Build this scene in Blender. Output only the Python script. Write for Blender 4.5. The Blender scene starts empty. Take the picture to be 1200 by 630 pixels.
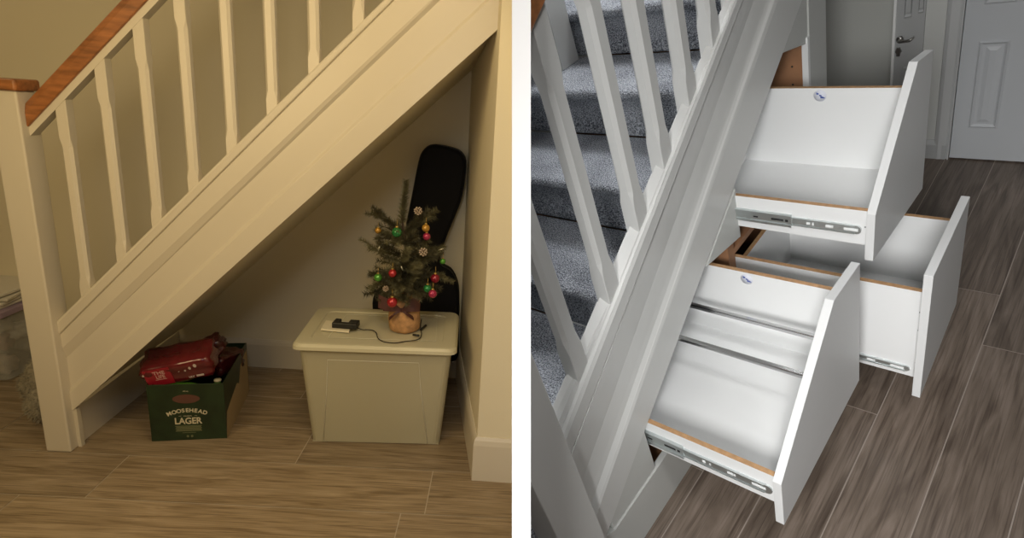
import bpy, bmesh, math, random
from mathutils import Vector, Matrix
random.seed(7)
COL = bpy.context.scene.collection

# ------------------------------------------------------------------ the two rooms and the camera between them
# Left room (before) is the level room of the world; the right room (after) is one rigid body with its own frame:
# x out from the staircase, y along the staircase, z up.
F = 700.0; CX = 600.0; CY = 315.0
RL = Matrix(((0.99776978, -0.01050654, 0.06591727), (0.06055732, -0.27289839, -0.96013503), (0.02807641, 0.96198549, -0.27165352)))
RR = Matrix(((0.71225364, 0.63482409, -0.29948813), (0.19761846, -0.59076811, -0.78226593), (-0.67352929, 0.49798737, -0.5462297)))
HL, HR = 1.45, 1.5
CAM = Vector((0, 0, HL))
def rigid(m):      # re-orthogonalise
    a = Vector(m.col[0]).normalized(); b = Vector(m.col[1]); b = (b - a * b.dot(a)).normalized(); c = a.cross(b)
    if c.dot(Vector(m.col[2])) < 0: c = -c
    return Matrix((a, b, c)).transposed()
RL = rigid(RL); RR = rigid(RR)
T = {'L': Matrix.Identity(4),
     'R': Matrix.Translation(CAM) @ (RL.transposed() @ RR).to_4x4() @ Matrix.Translation((0, 0, -HR))}
RM = {'L': RL, 'R': RR}; HH = {'L': HL, 'R': HR}
def at(r, px, py, ax, v):
    d = RM[r].transposed() @ Vector(((px - CX) / F, (py - CY) / F, 1)); o = Vector((0, 0, HH[r])); i = 'xyz'.index(ax)
    return o + d * ((v - o[i]) / d[i])
right_ax = Vector(RL[0]); down_ax = Vector(RL[1]); fwd_ax = Vector(RL[2])

cam_d = bpy.data.cameras.new('camera'); cam = bpy.data.objects.new('camera', cam_d); COL.objects.link(cam)
cam_d.sensor_fit = 'HORIZONTAL'; cam_d.sensor_width = 36; cam_d.lens = 36 * F / 1200; cam_d.clip_start = .05
m = Matrix((right_ax, -down_ax, -fwd_ax)).transposed().to_4x4(); m.translation = CAM
cam.matrix_world = m
bpy.context.scene.camera = cam

# ------------------------------------------------------------------ materials
MATS = {}
def mat(name, col, rough=.5, metal=0, noise=0, nscale=8, bump=0, bscale=60, spec=.5, stretch=None, alpha=None, trans=0, sheen=0, emis=None):
    if name in MATS: return MATS[name]
    m = bpy.data.materials.new(name); m.use_nodes = True; nt = m.node_tree; b = nt.nodes['Principled BSDF']
    b.inputs['Base Color'].default_value = (*col, 1); b.inputs['Roughness'].default_value = rough; b.inputs['Metallic'].default_value = metal
    b.inputs['Specular IOR Level'].default_value = spec
    b.inputs['Transmission Weight'].default_value = trans
    if sheen: b.inputs['Sheen Weight'].default_value = sheen
    if alpha is not None: b.inputs['Alpha'].default_value = alpha
    tc = nt.nodes.new('ShaderNodeTexCoord'); mp = nt.nodes.new('ShaderNodeMapping'); nt.links.new(tc.outputs['Object'], mp.inputs['Vector'])
    if stretch: mp.inputs['Scale'].default_value = stretch
    if noise:
        n = nt.nodes.new('ShaderNodeTexNoise'); n.inputs['Scale'].default_value = nscale; n.inputs['Detail'].default_value = 6
        nt.links.new(mp.outputs[0], n.inputs['Vector'])
        r = nt.nodes.new('ShaderNodeValToRGB'); r.color_ramp.elements[0].position = .3; r.color_ramp.elements[1].position = .7
        r.color_ramp.elements[0].color = (*[c * (1 - noise) for c in col], 1); r.color_ramp.elements[1].color = (*[min(1, c * (1 + noise)) for c in col], 1)
        nt.links.new(n.outputs['Fac'], r.inputs['Fac']); nt.links.new(r.outputs['Color'], b.inputs['Base Color'])
    if bump:
        n2 = nt.nodes.new('ShaderNodeTexNoise'); n2.inputs['Scale'].default_value = bscale; n2.inputs['Detail'].default_value = 4
        nt.links.new(mp.outputs[0], n2.inputs['Vector'])
        bp = nt.nodes.new('ShaderNodeBump'); bp.inputs['Strength'].default_value = bump; bp.inputs['Distance'].default_value = .002
        nt.links.new(n2.outputs['Fac'], bp.inputs['Height']); nt.links.new(bp.outputs[0], b.inputs['Normal'])
    MATS[name] = m; return m

def plank_mat(name, c0, c1, c2, along):
    m = bpy.data.materials.new(name); m.use_nodes = True; nt = m.node_tree; N = nt.nodes; L = nt.links; b = N['Principled BSDF']
    tc = N.new('ShaderNodeTexCoord'); geo = N.new('ShaderNodeNewGeometry')
    add = N.new('ShaderNodeVectorMath'); add.operation = 'MULTIPLY_ADD'
    comb = N.new('ShaderNodeCombineXYZ'); L.new(geo.outputs['Random Per Island'], comb.inputs[0]); L.new(geo.outputs['Random Per Island'], comb.inputs[1]); L.new(geo.outputs['Random Per Island'], comb.inputs[2])
    add.inputs[1].default_value = (37, 23, 11); L.new(comb.outputs[0], add.inputs[0]); L.new(tc.outputs['Object'], add.inputs[2])
    mp = N.new('ShaderNodeMapping'); L.new(add.outputs[0], mp.inputs['Vector'])
    mp.inputs['Scale'].default_value = (1.6, 15, 1) if along == 'x' else (15, 1.6, 1)
    n = N.new('ShaderNodeTexNoise'); n.inputs['Scale'].default_value = 1.6; n.inputs['Detail'].default_value = 8; n.inputs['Distortion'].default_value = 1.6; L.new(mp.outputs[0], n.inputs['Vector'])
    r = N.new('ShaderNodeValToRGB'); e = r.color_ramp.elements; e[0].position = .3; e[0].color = (*c0, 1); e[1].position = .72; e[1].color = (*c2, 1)
    k = e.new(.5); k.color = (*c1, 1); L.new(n.outputs['Fac'], r.inputs['Fac'])
    mp2 = N.new('ShaderNodeMapping'); L.new(add.outputs[0], mp2.inputs['Vector']); mp2.inputs['Scale'].default_value = (4, 150, 1) if along == 'x' else (150, 4, 1)
    n2 = N.new('ShaderNodeTexNoise'); n2.inputs['Scale'].default_value = 1.3; n2.inputs['Detail'].default_value = 9; n2.inputs['Distortion'].default_value = .5; L.new(mp2.outputs[0], n2.inputs['Vector'])
    r2 = N.new('ShaderNodeValToRGB'); r2.color_ramp.elements[0].position = .32; r2.color_ramp.elements[0].color = (.5, .47, .45, 1); r2.color_ramp.elements[1].position = .52; r2.color_ramp.elements[1].color = (1, 1, 1, 1); L.new(n2.outputs['Fac'], r2.inputs['Fac'])
    mx = N.new('ShaderNodeMix'); mx.data_type = 'RGBA'; mx.blend_type = 'MULTIPLY'; mx.inputs['Factor'].default_value = .8
    L.new(r.outputs['Color'], mx.inputs[6]); L.new(r2.outputs['Color'], mx.inputs[7])
    hs = N.new('ShaderNodeHueSaturation'); mr = N.new('ShaderNodeMapRange'); mr.inputs['To Min'].default_value = .86; mr.inputs['To Max'].default_value = 1.12
    L.new(geo.outputs['Random Per Island'], mr.inputs['Value']); L.new(mr.outputs[0], hs.inputs['Value']); L.new(mx.outputs[2], hs.inputs['Color'])
    L.new(hs.outputs[0], b.inputs['Base Color']); b.inputs['Roughness'].default_value = .42
    bp = N.new('ShaderNodeBump'); bp.inputs['Strength'].default_value = .15; bp.inputs['Distance'].default_value = .002; L.new(n2.outputs['Fac'], bp.inputs['Height']); L.new(bp.outputs[0], b.inputs['Normal'])
    return m

def carpet_mat():
    m = bpy.data.materials.new('grey_carpet'); m.use_nodes = True; nt = m.node_tree; N = nt.nodes; L = nt.links; b = N['Principled BSDF']
    tc = N.new('ShaderNodeTexCoord')
    n = N.new('ShaderNodeTexNoise'); n.inputs['Scale'].default_value = 330; n.inputs['Detail'].default_value = 2; L.new(tc.outputs['Object'], n.inputs['Vector'])
    n3 = N.new('ShaderNodeTexNoise'); n3.inputs['Scale'].default_value = 9; n3.inputs['Detail'].default_value = 3; L.new(tc.outputs['Object'], n3.inputs['Vector'])
    ma = N.new('ShaderNodeMath'); ma.operation = 'MULTIPLY_ADD'; ma.inputs[1].default_value = .25; L.new(n3.outputs['Fac'], ma.inputs[0]); L.new(n.outputs['Fac'], ma.inputs[2])
    r = N.new('ShaderNodeValToRGB'); e = r.color_ramp.elements; e[0].position = .48; e[0].color = (.085, .092, .11, 1); e[1].position = .78; e[1].color = (.60, .63, .68, 1)
    L.new(ma.outputs[0], r.inputs['Fac']); L.new(r.outputs['Color'], b.inputs['Base Color']); b.inputs['Roughness'].default_value = 1; b.inputs['Specular IOR Level'].default_value = .1
    bp = N.new('ShaderNodeBump'); bp.inputs['Strength'].default_value = 1; bp.inputs['Distance'].default_value = .006; L.new(n.outputs['Fac'], bp.inputs['Height']); L.new(bp.outputs[0], b.inputs['Normal'])
    return m

W_L = mat('cream_wall_paint', (.74, .67, .50), .85, bump=.15, bscale=220)
G_L = mat('white_gloss_paint', (.64, .58, .47), .35, bump=.05, bscale=40)
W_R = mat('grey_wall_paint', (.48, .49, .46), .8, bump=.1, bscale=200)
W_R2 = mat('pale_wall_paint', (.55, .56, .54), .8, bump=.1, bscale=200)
G_R = mat('white_satin_paint', (.60, .605, .59), .35, bump=.05, bscale=60)
FAS = mat('painted_cabinet_board', (.52, .53, .51), .4)
MEL = mat('white_melamine', (.80, .81, .81), .38)
FRT = mat('white_drawer_front', (.70, .71, .71), .42)
CHIP = mat('chipboard_edge', (.46, .27, .13), .7, noise=.2, nscale=90)
CARC = mat('brown_carcass_board', (.34, .17, .085), .55, noise=.12, nscale=20)
STEEL = mat('zinc_steel', (.62, .66, .66), .28, .9)
CHROME = mat('polished_chrome', (.62, .62, .62), .16, 1)
DARK = mat('dark_hole', (.02, .02, .02), .8)
OAK = mat('stained_handrail_wood', (.33, .125, .04), .35, noise=.35, nscale=5, stretch=(2, 12, 12))
BLACKF = mat('black_nylon', (.006, .006, .007), .8, bump=.3, bscale=120, spec=.2)
FL_L = plank_mat('wood_effect_tile_light', (.21, .15, .085), (.30, .225, .14), (.39, .30, .20), 'x')
FL_R = plank_mat('wood_effect_tile_dark', (.092, .068, .052), (.152, .118, .092), (.225, .178, .145), 'y')
GROUT = mat('pale_grout', (.50, .42, .32), .9)
GROUT_R = mat('brown_grout', (.34, .29, .25), .9)
CARPET = carpet_mat()

# ------------------------------------------------------------------ mesh builder
class MB:
    def __init__(s): s.bm = bmesh.new()
    def poly(s, pts, mi=0):
        vs = [s.bm.verts.new(p) for p in pts]
        f = s.bm.faces.new(vs); f.material_index = mi; return s
    def loft(s, rings, closed=True, cap=True, mi=0, smooth=False):
        R = [[s.bm.verts.new(p) for p in r] for r in rings]; n = len(R[0])
        for a, b in zip(R, R[1:]):
            for i in range(n if closed else n - 1):
                f = s.bm.faces.new((a[i], a[(i + 1) % n], b[(i + 1) % n], b[i])); f.material_index = mi; f.smooth = smooth
        if cap and closed:
            for r in (R[0], R[-1]):
                try: f = s.bm.faces.new(r); f.material_index = mi
                except ValueError: pass
        return s
    def prism(s, pts, vec, mi=0):
        vec = Vector(vec); pts = [Vector(p) for p in pts]
        return s.loft([pts, [p + vec for p in pts]], mi=mi)
    def box(s, a, b, mi=0, M=None):
        x0, y0, z0 = [min(p, q) for p, q in zip(a, b)]; x1, y1, z1 = [max(p, q) for p, q in zip(a, b)]
        pts = [Vector(p) for p in ((x0, y0, z0), (x1, y0, z0), (x1, y1, z0), (x0, y1, z0))]
        top = [p + Vector((0, 0, z1 - z0)) for p in pts]
        if M: pts = [M @ p for p in pts]; top = [M @ p for p in top]
        return s.loft([pts, top], mi=mi)
    def tube(s, path, r, seg=8, mi=0, cap=True):
        path = [Vector(p) for p in path]; rings = []
        rr = r if isinstance(r, (list, tuple)) else [r] * len(path); up = None
        for i, p in enumerate(path):
            d = (path[min(i + 1, len(path) - 1)] - path[max(i - 1, 0)])
            d = d.normalized() if d.length > 1e-9 else Vector((0, 0, 1))
            if up is None: up = Vector((0, 0, 1)) if abs(d.z) < .9 else Vector((1, 0, 0))
            sx = d.cross(up)
            if sx.length < 1e-6: up = Vector((1, .3, 0)); sx = d.cross(up)
            sx.normalize(); sy = sx.cross(d).normalized(); up = sy
            rings.append([p + (sx * math.cos(t) + sy * math.sin(t)) * rr[i] for t in [2 * math.pi * k / seg for k in range(seg)]])
        return s.loft(rings, cap=cap, mi=mi, smooth=True)
    def lathe(s, prof, c, seg=24, mi=0, axis=(0, 0, 1), wob=None, cap=True):
        c = Vector(c); ax = Vector(axis).normalized(); u = ax.orthogonal().normalized(); v = ax.cross(u)
        rings = []
        for j, (r, h) in enumerate(prof):
            ring = []
            for k in range(seg):
                t = 2 * math.pi * k / seg; q = max(r, 1e-4) * (wob(t, h) if wob else 1)
                ring.append(c + ax * h + (u * math.cos(t) + v * math.sin(t)) * q)
            rings.append(ring)
        return s.loft(rings, mi=mi, smooth=True, cap=cap)
    def ball(s, c, r, seg=16, mi=0, sq=1):
        n = seg // 2
        return s.lathe([(r * math.sin(math.pi * i / n), -r * sq * math.cos(math.pi * i / n)) for i in range(n + 1)], c, seg, mi)
    def clip(s, room, side):
        """cut away what would stand beyond the border strip panel between the two rooms"""
        inv = T[room].inverted()
        off = .010 if side == 'L' else .018
        co = inv @ (CAM + right_ax * off); no = (inv.to_3x3() @ right_ax).normalized()
        bmesh.ops.remove_doubles(s.bm, verts=s.bm.verts, dist=1e-6)
        r = bmesh.ops.bisect_plane(s.bm, geom=s.bm.verts[:] + s.bm.edges[:] + s.bm.faces[:], plane_co=co, plane_no=no,
                                   clear_outer=side == 'L', clear_inner=side == 'R')
        ed = [e for e in r['geom_cut'] if isinstance(e, bmesh.types.BMEdge)]
        if ed:
            try: bmesh.ops.edgeloop_fill(s.bm, edges=ed)
            except Exception: pass
        return s

BASE = {}
def empty(name, room, base, label, cat, group=None, kind=None):
    o = bpy.data.objects.new(name, None); COL.objects.link(o); o.empty_display_size = .1
    o.matrix_world = T[room] @ Matrix.Translation(base); BASE[o] = Vector(base)
    tag(o, label, cat, group, kind); return o
def tag(o, label=None, cat=None, group=None, kind=None):
    if label: o['label'] = label
    if cat: o['category'] = cat
    if group: o['group'] = group
    if kind: o['kind'] = kind
def ob(name, mb, mats, parent=None, room='L', bevel=0, seg=2, base=None, label=None, smooth=False):
    me = bpy.data.meshes.new(name); b = BASE[parent] if parent else Vector(base if base is not None else (0, 0, 0))
    bm = mb.bm; bmesh.ops.recalc_face_normals(bm, faces=bm.faces[:]); bm.normal_update()
    bmesh.ops.translate(bm, verts=bm.verts, vec=-b)
    if smooth:
        for f in bm.faces: f.smooth = True
    bm.to_mesh(me); bm.free()
    for mm in (mats if isinstance(mats, (list, tuple)) else [mats]): me.materials.append(mm)
    o = bpy.data.objects.new(name, me); COL.objects.link(o)
    if parent: o.parent = parent
    else: o.matrix_world = T[room] @ Matrix.Translation(b)
    BASE[o] = b
    if bevel:
        md = o.modifiers.new('bevel', 'BEVEL'); md.width = bevel; md.segments = seg; md.limit_method = 'ANGLE'; md.angle_limit = math.radians(35)
    if label: o['label'] = label
    return o
def struct(name, mb, mats, room='L', parent=None, bevel=0, base=None):
    o = ob(name, mb, mats, parent, room, bevel, base=base)
    if not parent: o['kind'] = 'structure'
    return o
def text_mesh(mb, s, size, M, mi=0, extrude=.0004, align='CENTER', bold=0):
    cu = bpy.data.curves.new('txt', 'FONT'); cu.body = s; cu.size = size; cu.align_x = align; cu.extrude = extrude; cu.offset = bold
    o = bpy.data.objects.new('txt', cu); COL.objects.link(o)
    dg = bpy.context.evaluated_depsgraph_get(); me = bpy.data.meshes.new_from_object(o.evaluated_get(dg))
    vs = [mb.bm.verts.new(M @ v.co) for v in me.vertices]
    for p in me.polygons:
        try: f = mb.bm.faces.new([vs[i] for i in p.vertices]); f.material_index = mi
        except ValueError: pass
    bpy.data.objects.remove(o); bpy.data.curves.remove(cu); bpy.data.meshes.remove(me)

def line(r, pa, pb, ax, v, along):
    """straight line through two sighted points on a plane -> z as a function of the run"""
    A = at(r, *pa, ax, v); B = at(r, *pb, ax, v); k = (B.z - A.z) / (B[along] - A[along])
    return lambda s: A.z + k * (s - A[along])

# ================================================================== PANEL added between the rooms for the white border strip
def camP(x, y, z): return CAM + right_ax * x + down_ax * y + fwd_ax * z
p = MB(); zt = .86; th = 22 / F * zt
p.loft([[camP(0, -2.0, zt), camP(th, -2.0, zt), camP(th, -2.0, 4.6), camP(0, -2.0, 4.6)], [camP(0, 2.6, zt), camP(th, 2.6, zt), camP(th, 2.6, 4.6), camP(0, 2.6, 4.6)]])
struct('border_panel', p, mat('bright_white_paint', (.93, .93, .93), .6))

# ================================================================== LEFT ROOM
YF = 2.125
# floor of long wood-effect tiles
def floor_planks(name, room, side, seams, joints, lo, hi, along, mt, gm, gap):
    g = MB()
    if along == 'x': g.box((lo, seams[0], -.06), (hi, seams[-1], -.002))
    else: g.box((seams[0], lo, -.06), (seams[-1], hi, -.002))
    g.clip(room, side); fl = struct(name, g, gm, room)
    t = MB()
    for i, (s0, s1) in enumerate(zip(seams, seams[1:])):
        js = [lo] + sorted(j for j in joints[i % len(joints)] if lo < j < hi) + [hi]
        for j0, j1 in zip(js, js[1:]):
            h = gap / 2
            if along == 'x': t.poly([(j0 + h, s0 + h, 0), (j1 - h, s0 + h, 0), (j1 - h, s1 - h, 0), (j0 + h, s1 - h, 0)])
            else: t.poly([(s0 + h, j0 + h, 0), (s1 - h, j0 + h, 0), (s1 - h, j1 - h, 0), (s0 + h, j1 - h, 0)])
    t.clip(room, side)
    ob('planks', t, mt, fl, room)
    return fl
ys = [2.09 + .262 * k for k in range(-7, 5)]
jo = {6: [-2.55, -1.40, -.2], 5: [-1.625, -.285], 7: [-2.0, -.75, .4], 4: [-2.3, -.765], 8: [-1.75, -.45], 3: [-1.6, -.2], 9: [-2.1, -.9]}
floor_planks('floor', 'L', 'L', ys, [jo.get(i, [-2.4 + .37 * (i % 3), -1.1 + .3 * (i % 2), .1]) for i in range(11)], -3.2, .5, 'x', FL_L, GROUT, .004)

w = MB().box((-3.2, 2.94, -.02), (.6, 3.02, 2.75)).clip('L', 'L'); struct('wall_back', w, W_L)
w = MB().box((-3.2, -.22, -.02), (-.42, -.12, 2.75)); struct('light_block_wall', w, W_L)  # unseen wall added behind the camera to keep window light out of this room
w = MB().box((-3.24, -.2, -.02), (-3.14, 3.0, 2.75)); struct('wall_left', w, W_L)
# wall at the right of the cupboard: front end and splayed inner side
wb = MB().prism([(-.030, 2.055, 0), (.5, 2.04, 0), (.5, 2.938, 0), (-.165, 2.938, 0)], (0, 0, 2.7)).clip('L', 'L'); struct('wall_right', wb, W_L, bevel=0)
# skirtings
def skirt(name, a, b, n, h=.155, t=.016, room='L', side='L', m=None):
    a = Vector(a); b = Vector(b); n = Vector(n).normalized()
    prof = [(0, 0), (t, 0), (t, h - .028), (t * .75, h - .012), (t * .3, h), (0, h)]
    mb = MB().loft([[p + n * u + Vector((0, 0, z)) for u, z in prof] for p in (a, b)]).clip(room, side)
    return struct(name, mb, m or G_L, room)
skirt('baseboard_back', (-1.626, 2.94, 0), (-.17, 2.94, 0), (0, -1, 0), h=.155)
d1 = Vector((-.135, .883, 0)).normalized(); n1 = Vector((-d1.y, d1.x, 0))
# continuous mitred skirting round the wall end
prof = [(0, 0), (.015, 0), (.015, .155), (.011, .175), (.004, .188), (0, .188)]
c0 = Vector((-.165, 2.938, 0)); c1 = Vector((-.030, 2.055, 0)); c2 = Vector((.5, 2.04, 0)); n2 = Vector((0, -1, 0))
mit = (n1 + n2) / (1 + n1.dot(n2))
mb = MB().loft([[c0 + n1 * u + Vector((0, 0, z)) for u, z in prof], [c1 + mit * u + Vector((0, 0, z)) for u, z in prof], [c2 + n2 * u + Vector((0, 0, z)) for u, z in prof]]).clip('L', 'L')
struct('baseboard_right', mb, G_L)
skirt('baseboard_left', (-3.14, .2, 0), (-3.14, 2.94, 0), (1, 0, 0))
skirt('baseboard_hall', (-3.14, 2.94, 0), (-1.70, 2.94, 0), (0, -1, 0))

# staircase (left)
def staircase(room, front, along_ax, A, B, prof_px, label, side, M, Mh, spind, newel, zrail_off, soffit_back, steps, stepmat, under=.03):
    """front: coordinate of the string face; prof_px: [(u, pxA, pxB)]"""
    def P(s, u, z): return Vector((s, front - u, z)) if room == 'L' else Vector((front + u, s, z))
    ax = 'y' if room == 'L' else 'x'; al = 0 if room == 'L' else 1
    sgn = -1 if room == 'L' else 1
    L = [(u, line(room, pa, pb, ax, front + sgn * u, al)) for u, pa, pb in prof_px]
    root = empty('staircase', room, P(A, 0, 0), label, 'staircase')
    return P, L, root

profL = [(-.032, (84, 482), (583, 35)), (0, (84, 482), (583, 35)), (0, (82, 460), (480, 88)), (-.012, (82, 455), (480, 83)), (-.012, (80, 417), (516, 0)),
         (.002, (76, 405), (505, 0)), (.002, (73, 390), (455, 8)), (-.001, (73, 389), (455, 7)), (.008, (73, 387), (455, 5)), (.010, (72, 374), (453, 0)), (.006, (72, 371), (451, -1)), (-.036, (72, 371), (451, -1))]
P, L, st = staircase('L', YF, 'x', -1.66, .1, profL, 'cream painted staircase with a brown wooden handrail above green beer crate and clear box', 'L', G_L, OAK, None, None, 0, 0, None, None)
sA, sB = -1.63, .35
mb = MB().loft([[P(s, u, f(s)) for u, f in L] for s in (sA, sB)]).clip('L', 'L')
ob('stringer', mb, G_L, st, bevel=.0015)
bot = L[1][1]; top = L[9][1]
NW = .045
# newel post: front face seen between the sighted edges
nx0, nx1 = -1.722, -1.626; ny0 = 2.088; ny1 = 2.178
nm = MB(); ztop = at('L', 10, 106, 'y', ny0).z; zc_ = at('L', 10, 92, 'y', ny0 - .01).z
nm.box((nx0, ny0, 0), (nx1, ny1, ztop)); ob('newel_post', nm, G_L, st, bevel=.006, seg=3)
nm = MB().box((nx0 - .012, ny0 - .012, ztop), (nx1 + .010, ny1 + .012, zc_)); ob('newel_cap', nm, OAK, st, bevel=.008, seg=3, label='brown wooden cap')
# spindles: square ends with stopped chamfers
def spindle(P, s, u, z0, z1, w, stop0=.12, stop1=.14, c=.011, cut=0, d=None):
    """w square; z0(s) bottom line function"""
    h = w / 2; hu = (d or w) / 2; mb = MB()
    def ring(z, ch, slope=None):
        pts = []
        base = [(-h, -hu), (h, -hu), (h, hu), (-h, hu)]
        for i, (a, b) in enumerate(base):
            pa = base[i - 1]; na = base[(i + 1) % 4]
            for q in (pa, na):
                dx = q[0] - a; dy = q[1] - b; l = math.hypot(dx, dy); k = ch / l
                pts.append((a + dx * k, b + dy * k))
        return [P(s + a, u + b, z(s + a) if callable(z) else z) for a, b in pts]
    e = .0015
    mb.loft([ring(z0, e), ring(z0(s) + stop0, e), ring(z0(s) + stop0 + .03, c), ring(z1(s) - stop1 - .03, c), ring(z1(s) - stop1, e), ring(z1, e)])
    return mb
hr_lo = line('L', (40, 158), (190, 0), 'y', 2.15, 0)      # underside of the handrail
railtop = lambda s: top(s) - .004
for i, (px, py) in enumerate([(107, 335), (150, 300), (191, 256), (234, 216), (279, 173), (326, 124), (375, 77), (427, 20)]):
    s = at('L', px, py, 'y', YF + .008).x - .019
    mb = spindle(P, s, -.018, railtop, lambda q: hr_lo(q) + .02, .038, stop0=.05, c=.009); ob('spindle', mb, G_L, st)
for k in (1, 2):
    s0 = s + .146 * k
    mb = spindle(P, s0, -.018, railtop, lambda q: hr_lo(q) + .02, .038, stop0=.05, c=.009).clip('L', 'L')
    if len(mb.bm.verts) > 3: ob('spindle', mb, G_L, st)
# handrail: rounded wooden section over a white fillet
def rail(P, z, u, w, h, s0, s1, fil):
    pr = [(-w * .5, 0), (-w * .5, h * .55), (-w * .38, h * .9), (-w * .15, h), (w * .15, h), (w * .38, h * .9), (w * .5, h * .55), (w * .5, 0)]
    a = MB().loft([[P(s, u + q, z(s) + y) for q, y in pr] for s in (s0, s1)])
    b = MB().loft([[P(s, u + q, z(s) + y) for q, y in ((-w * .33, -fil), (-w * .33, 0), (w * .33, 0), (w * .33, -fil))] for s in (s0, s1)])
    return a, b
a, b = rail(P, lambda s: hr_lo(s) + .022, -.018, .062, .085, -1.626, .3, .03)
ob('handrail', a.clip('L', 'L'), OAK, st, bevel=.003); 
ob('handrail_fillet', b.clip('L', 'L'), G_L, st, label='pale bead under the wooden handrail')
# steps hidden behind the string, soffit below them
go = .22; rise = go * .97
mb = MB(); k = 0
pts = []
s = -1.60
while s < .3:
    z = bot(s) + .09
    pts += [(s, z), (s, z + rise * .98)]; s += go
low = [(s, bot(s) + .03), (-1.60, bot(-1.60) + .03)]
mb.prism([Vector((x, 2.16, z)) for x, z in pts + low], (0, .775, 0)).clip('L', 'L')
ob('steps', mb, CARPET, st)
mb = MB().loft([[Vector((x, y, bot(x) + o)) for y, o in ((2.155, .02), (2.94, .02), (2.94, .028), (2.155, .028))] for x in (-1.62, .3)]).clip('L', 'L')
so = ob('soffit', mb, W_L, st)
# closing panel at the low end of the cupboard
mb = MB().prism([Vector((-1.632, 2.15, 0)), Vector((-1.632, 2.15, bot(-1.632))), Vector((-1.632, 2.94, bot(-1.632) + .02)), Vector((-1.632, 2.94, 0))], (-.02, 0, 0))
ob('side_panel', mb, G_L, st)
mb = MB().box((-1.626, 2.13, 0), (-1.612, 2.15, .17)); ob('post_trim', mb, G_L, st)

# ---------- lager crate
def frame_at(origin, yaw, room='L'):
    return Matrix.Translation(origin) @ Matrix.Rotation(yaw, 4, 'Z')
GREEN = mat('dark_green_card', (.014, .030, .011), .42, noise=.35, nscale=14)
KRAFT = mat('kraft_card', (.38, .28, .15), .75)
INK = mat('cream_print', (.62, .56, .40), .6); RUST = mat('rust_print', (.11, .045, .03), .6); DULL = mat('dull_green_print', (.16, .17, .085), .6)
CX0 = at('L', 178, 517, 'z', 0); CX1 = at('L', 264, 517, 'z', 0); yaw = math.atan2(CX1.y - CX0.y, CX1.x - CX0.x) + math.radians(5)
CM = frame_at(Vector((CX0.x, CX0.y, 0)), yaw); cw = (CX1 - CX0).length * 1.0; cd = .42; ch = .255; t = .004
cr = empty('lager_crate', 'L', CM @ Vector((cw / 2, cd / 2, 0)), 'open green cardboard lager crate packed with bottles and red drink packs', 'crate')
mb = MB(); mb.box((0, 0, 0), (cw, t, ch), M=CM); o = ob('front_panel', mb, GREEN, cr, bevel=.0008)
mb = MB(); mb.box((0, cd - t, 0), (cw, cd, ch), M=CM); mb.box((t, t, .001), (cw - t, cd - t, .005), M=CM); ob('back_panel', mb, GREEN, cr)
mb = MB(); mb.box((0, t, 0), (t, cd - t, ch), M=CM); ob('side_panel', mb, GREEN, cr)
# right side: green above a sweeping line, kraft below
sw = [(0, .02)] + [(cd * q, .10 + .09 * q ** .8) for q in (.06, .2, .35, .5)] + [(cd * .58, .13), (cd * .68, .20), (cd * .8, .215), (cd, .225)]
mb = MB(); mb.prism([CM @ Vector((cw, y, z)) for y, z in [(t, 0), (cd - t, 0)] + [(min(max(y, t), cd - t), z) for y, z in sw[::-1]]], CM.to_3x3() @ Vector((-t, 0, 0))); ob('side_panel', mb, KRAFT, cr, label='bare kraft card lower half of the side')
mb = MB(); mb.prism([CM @ Vector((cw, y, z)) for y, z in [(min(max(y, t), cd - t), z) for y, z in sw] + [(cd - t, ch), (t, ch)]], CM.to_3x3() @ Vector((-t, 0, 0))); ob('side_panel', mb, GREEN, cr)
fm = CM @ Matrix.Translation((cw / 2, -.0008, 0)) @ Matrix.Rotation(math.pi / 2, 4, 'X')
mb = MB()
text_mesh(mb, 'LAGER', .040, fm @ Matrix.Translation((0, .076, 0)) @ Matrix.Diagonal((.86, 1, 1, 1)), bold=.0009)
word = 'MOOSEHEAD'; Rr_ = .17
for i, c in enumerate(word):
    an = [-.40, -.285, -.18, -.088, -.002, .088, .182, .28, .385][i] * 1.0
    text_mesh(mb, c, .024, fm @ Matrix.Translation((0, .130 - Rr_, 0)) @ Matrix.Rotation(-an, 4, 'Z') @ Matrix.Translation((0, Rr_, 0)), bold=.0006)
mb.box((-.034, .112, 0), (-.024, .1128, .0006), M=fm); mb.box((.026, .112, 0), (.036, .1128, .0006), M=fm)
text_mesh(mb, 'CANADIAN', .006, fm @ Matrix.Translation((0, .110, 0)))
text_mesh(mb, '473 mL', .007, fm @ Matrix.Translation((0, .222, 0)))
ob('print', mb, INK, cr, label='cream MOOSEHEAD LAGER lettering')
mb = MB()
mb.prism([fm @ Vector((.05 * math.cos(q) * (1 if abs(math.cos(q)) < .8 else 1.03), .190 + .020 * math.sin(q), 0)) for q in [2 * math.pi * k / 28 for k in range(28)]], fm.to_3x3() @ Vector((0, 0, .0006)))
ob('badge', mb, RUST, cr, label='rust brown oval badge')
mb = MB()
for k in range(5): mb.box((-.05 + .003 * (k % 2), .042 + k * .0055, 0), (.05 - .003 * (k % 2), .0455 + k * .0055, .0005), M=fm)
mb.box((-.026, .034, 0), (.026, .036, .0005), M=fm)
for xx in (-.006, .010): mb.prism([fm @ Vector((xx + .005 * math.cos(q), .018 + .005 * math.sin(q), 0)) for q in [2 * math.pi * k / 14 for k in range(14)]], fm.to_3x3() @ Vector((0, 0, .0005)))
ob('small_print', mb, DULL, cr)

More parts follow.
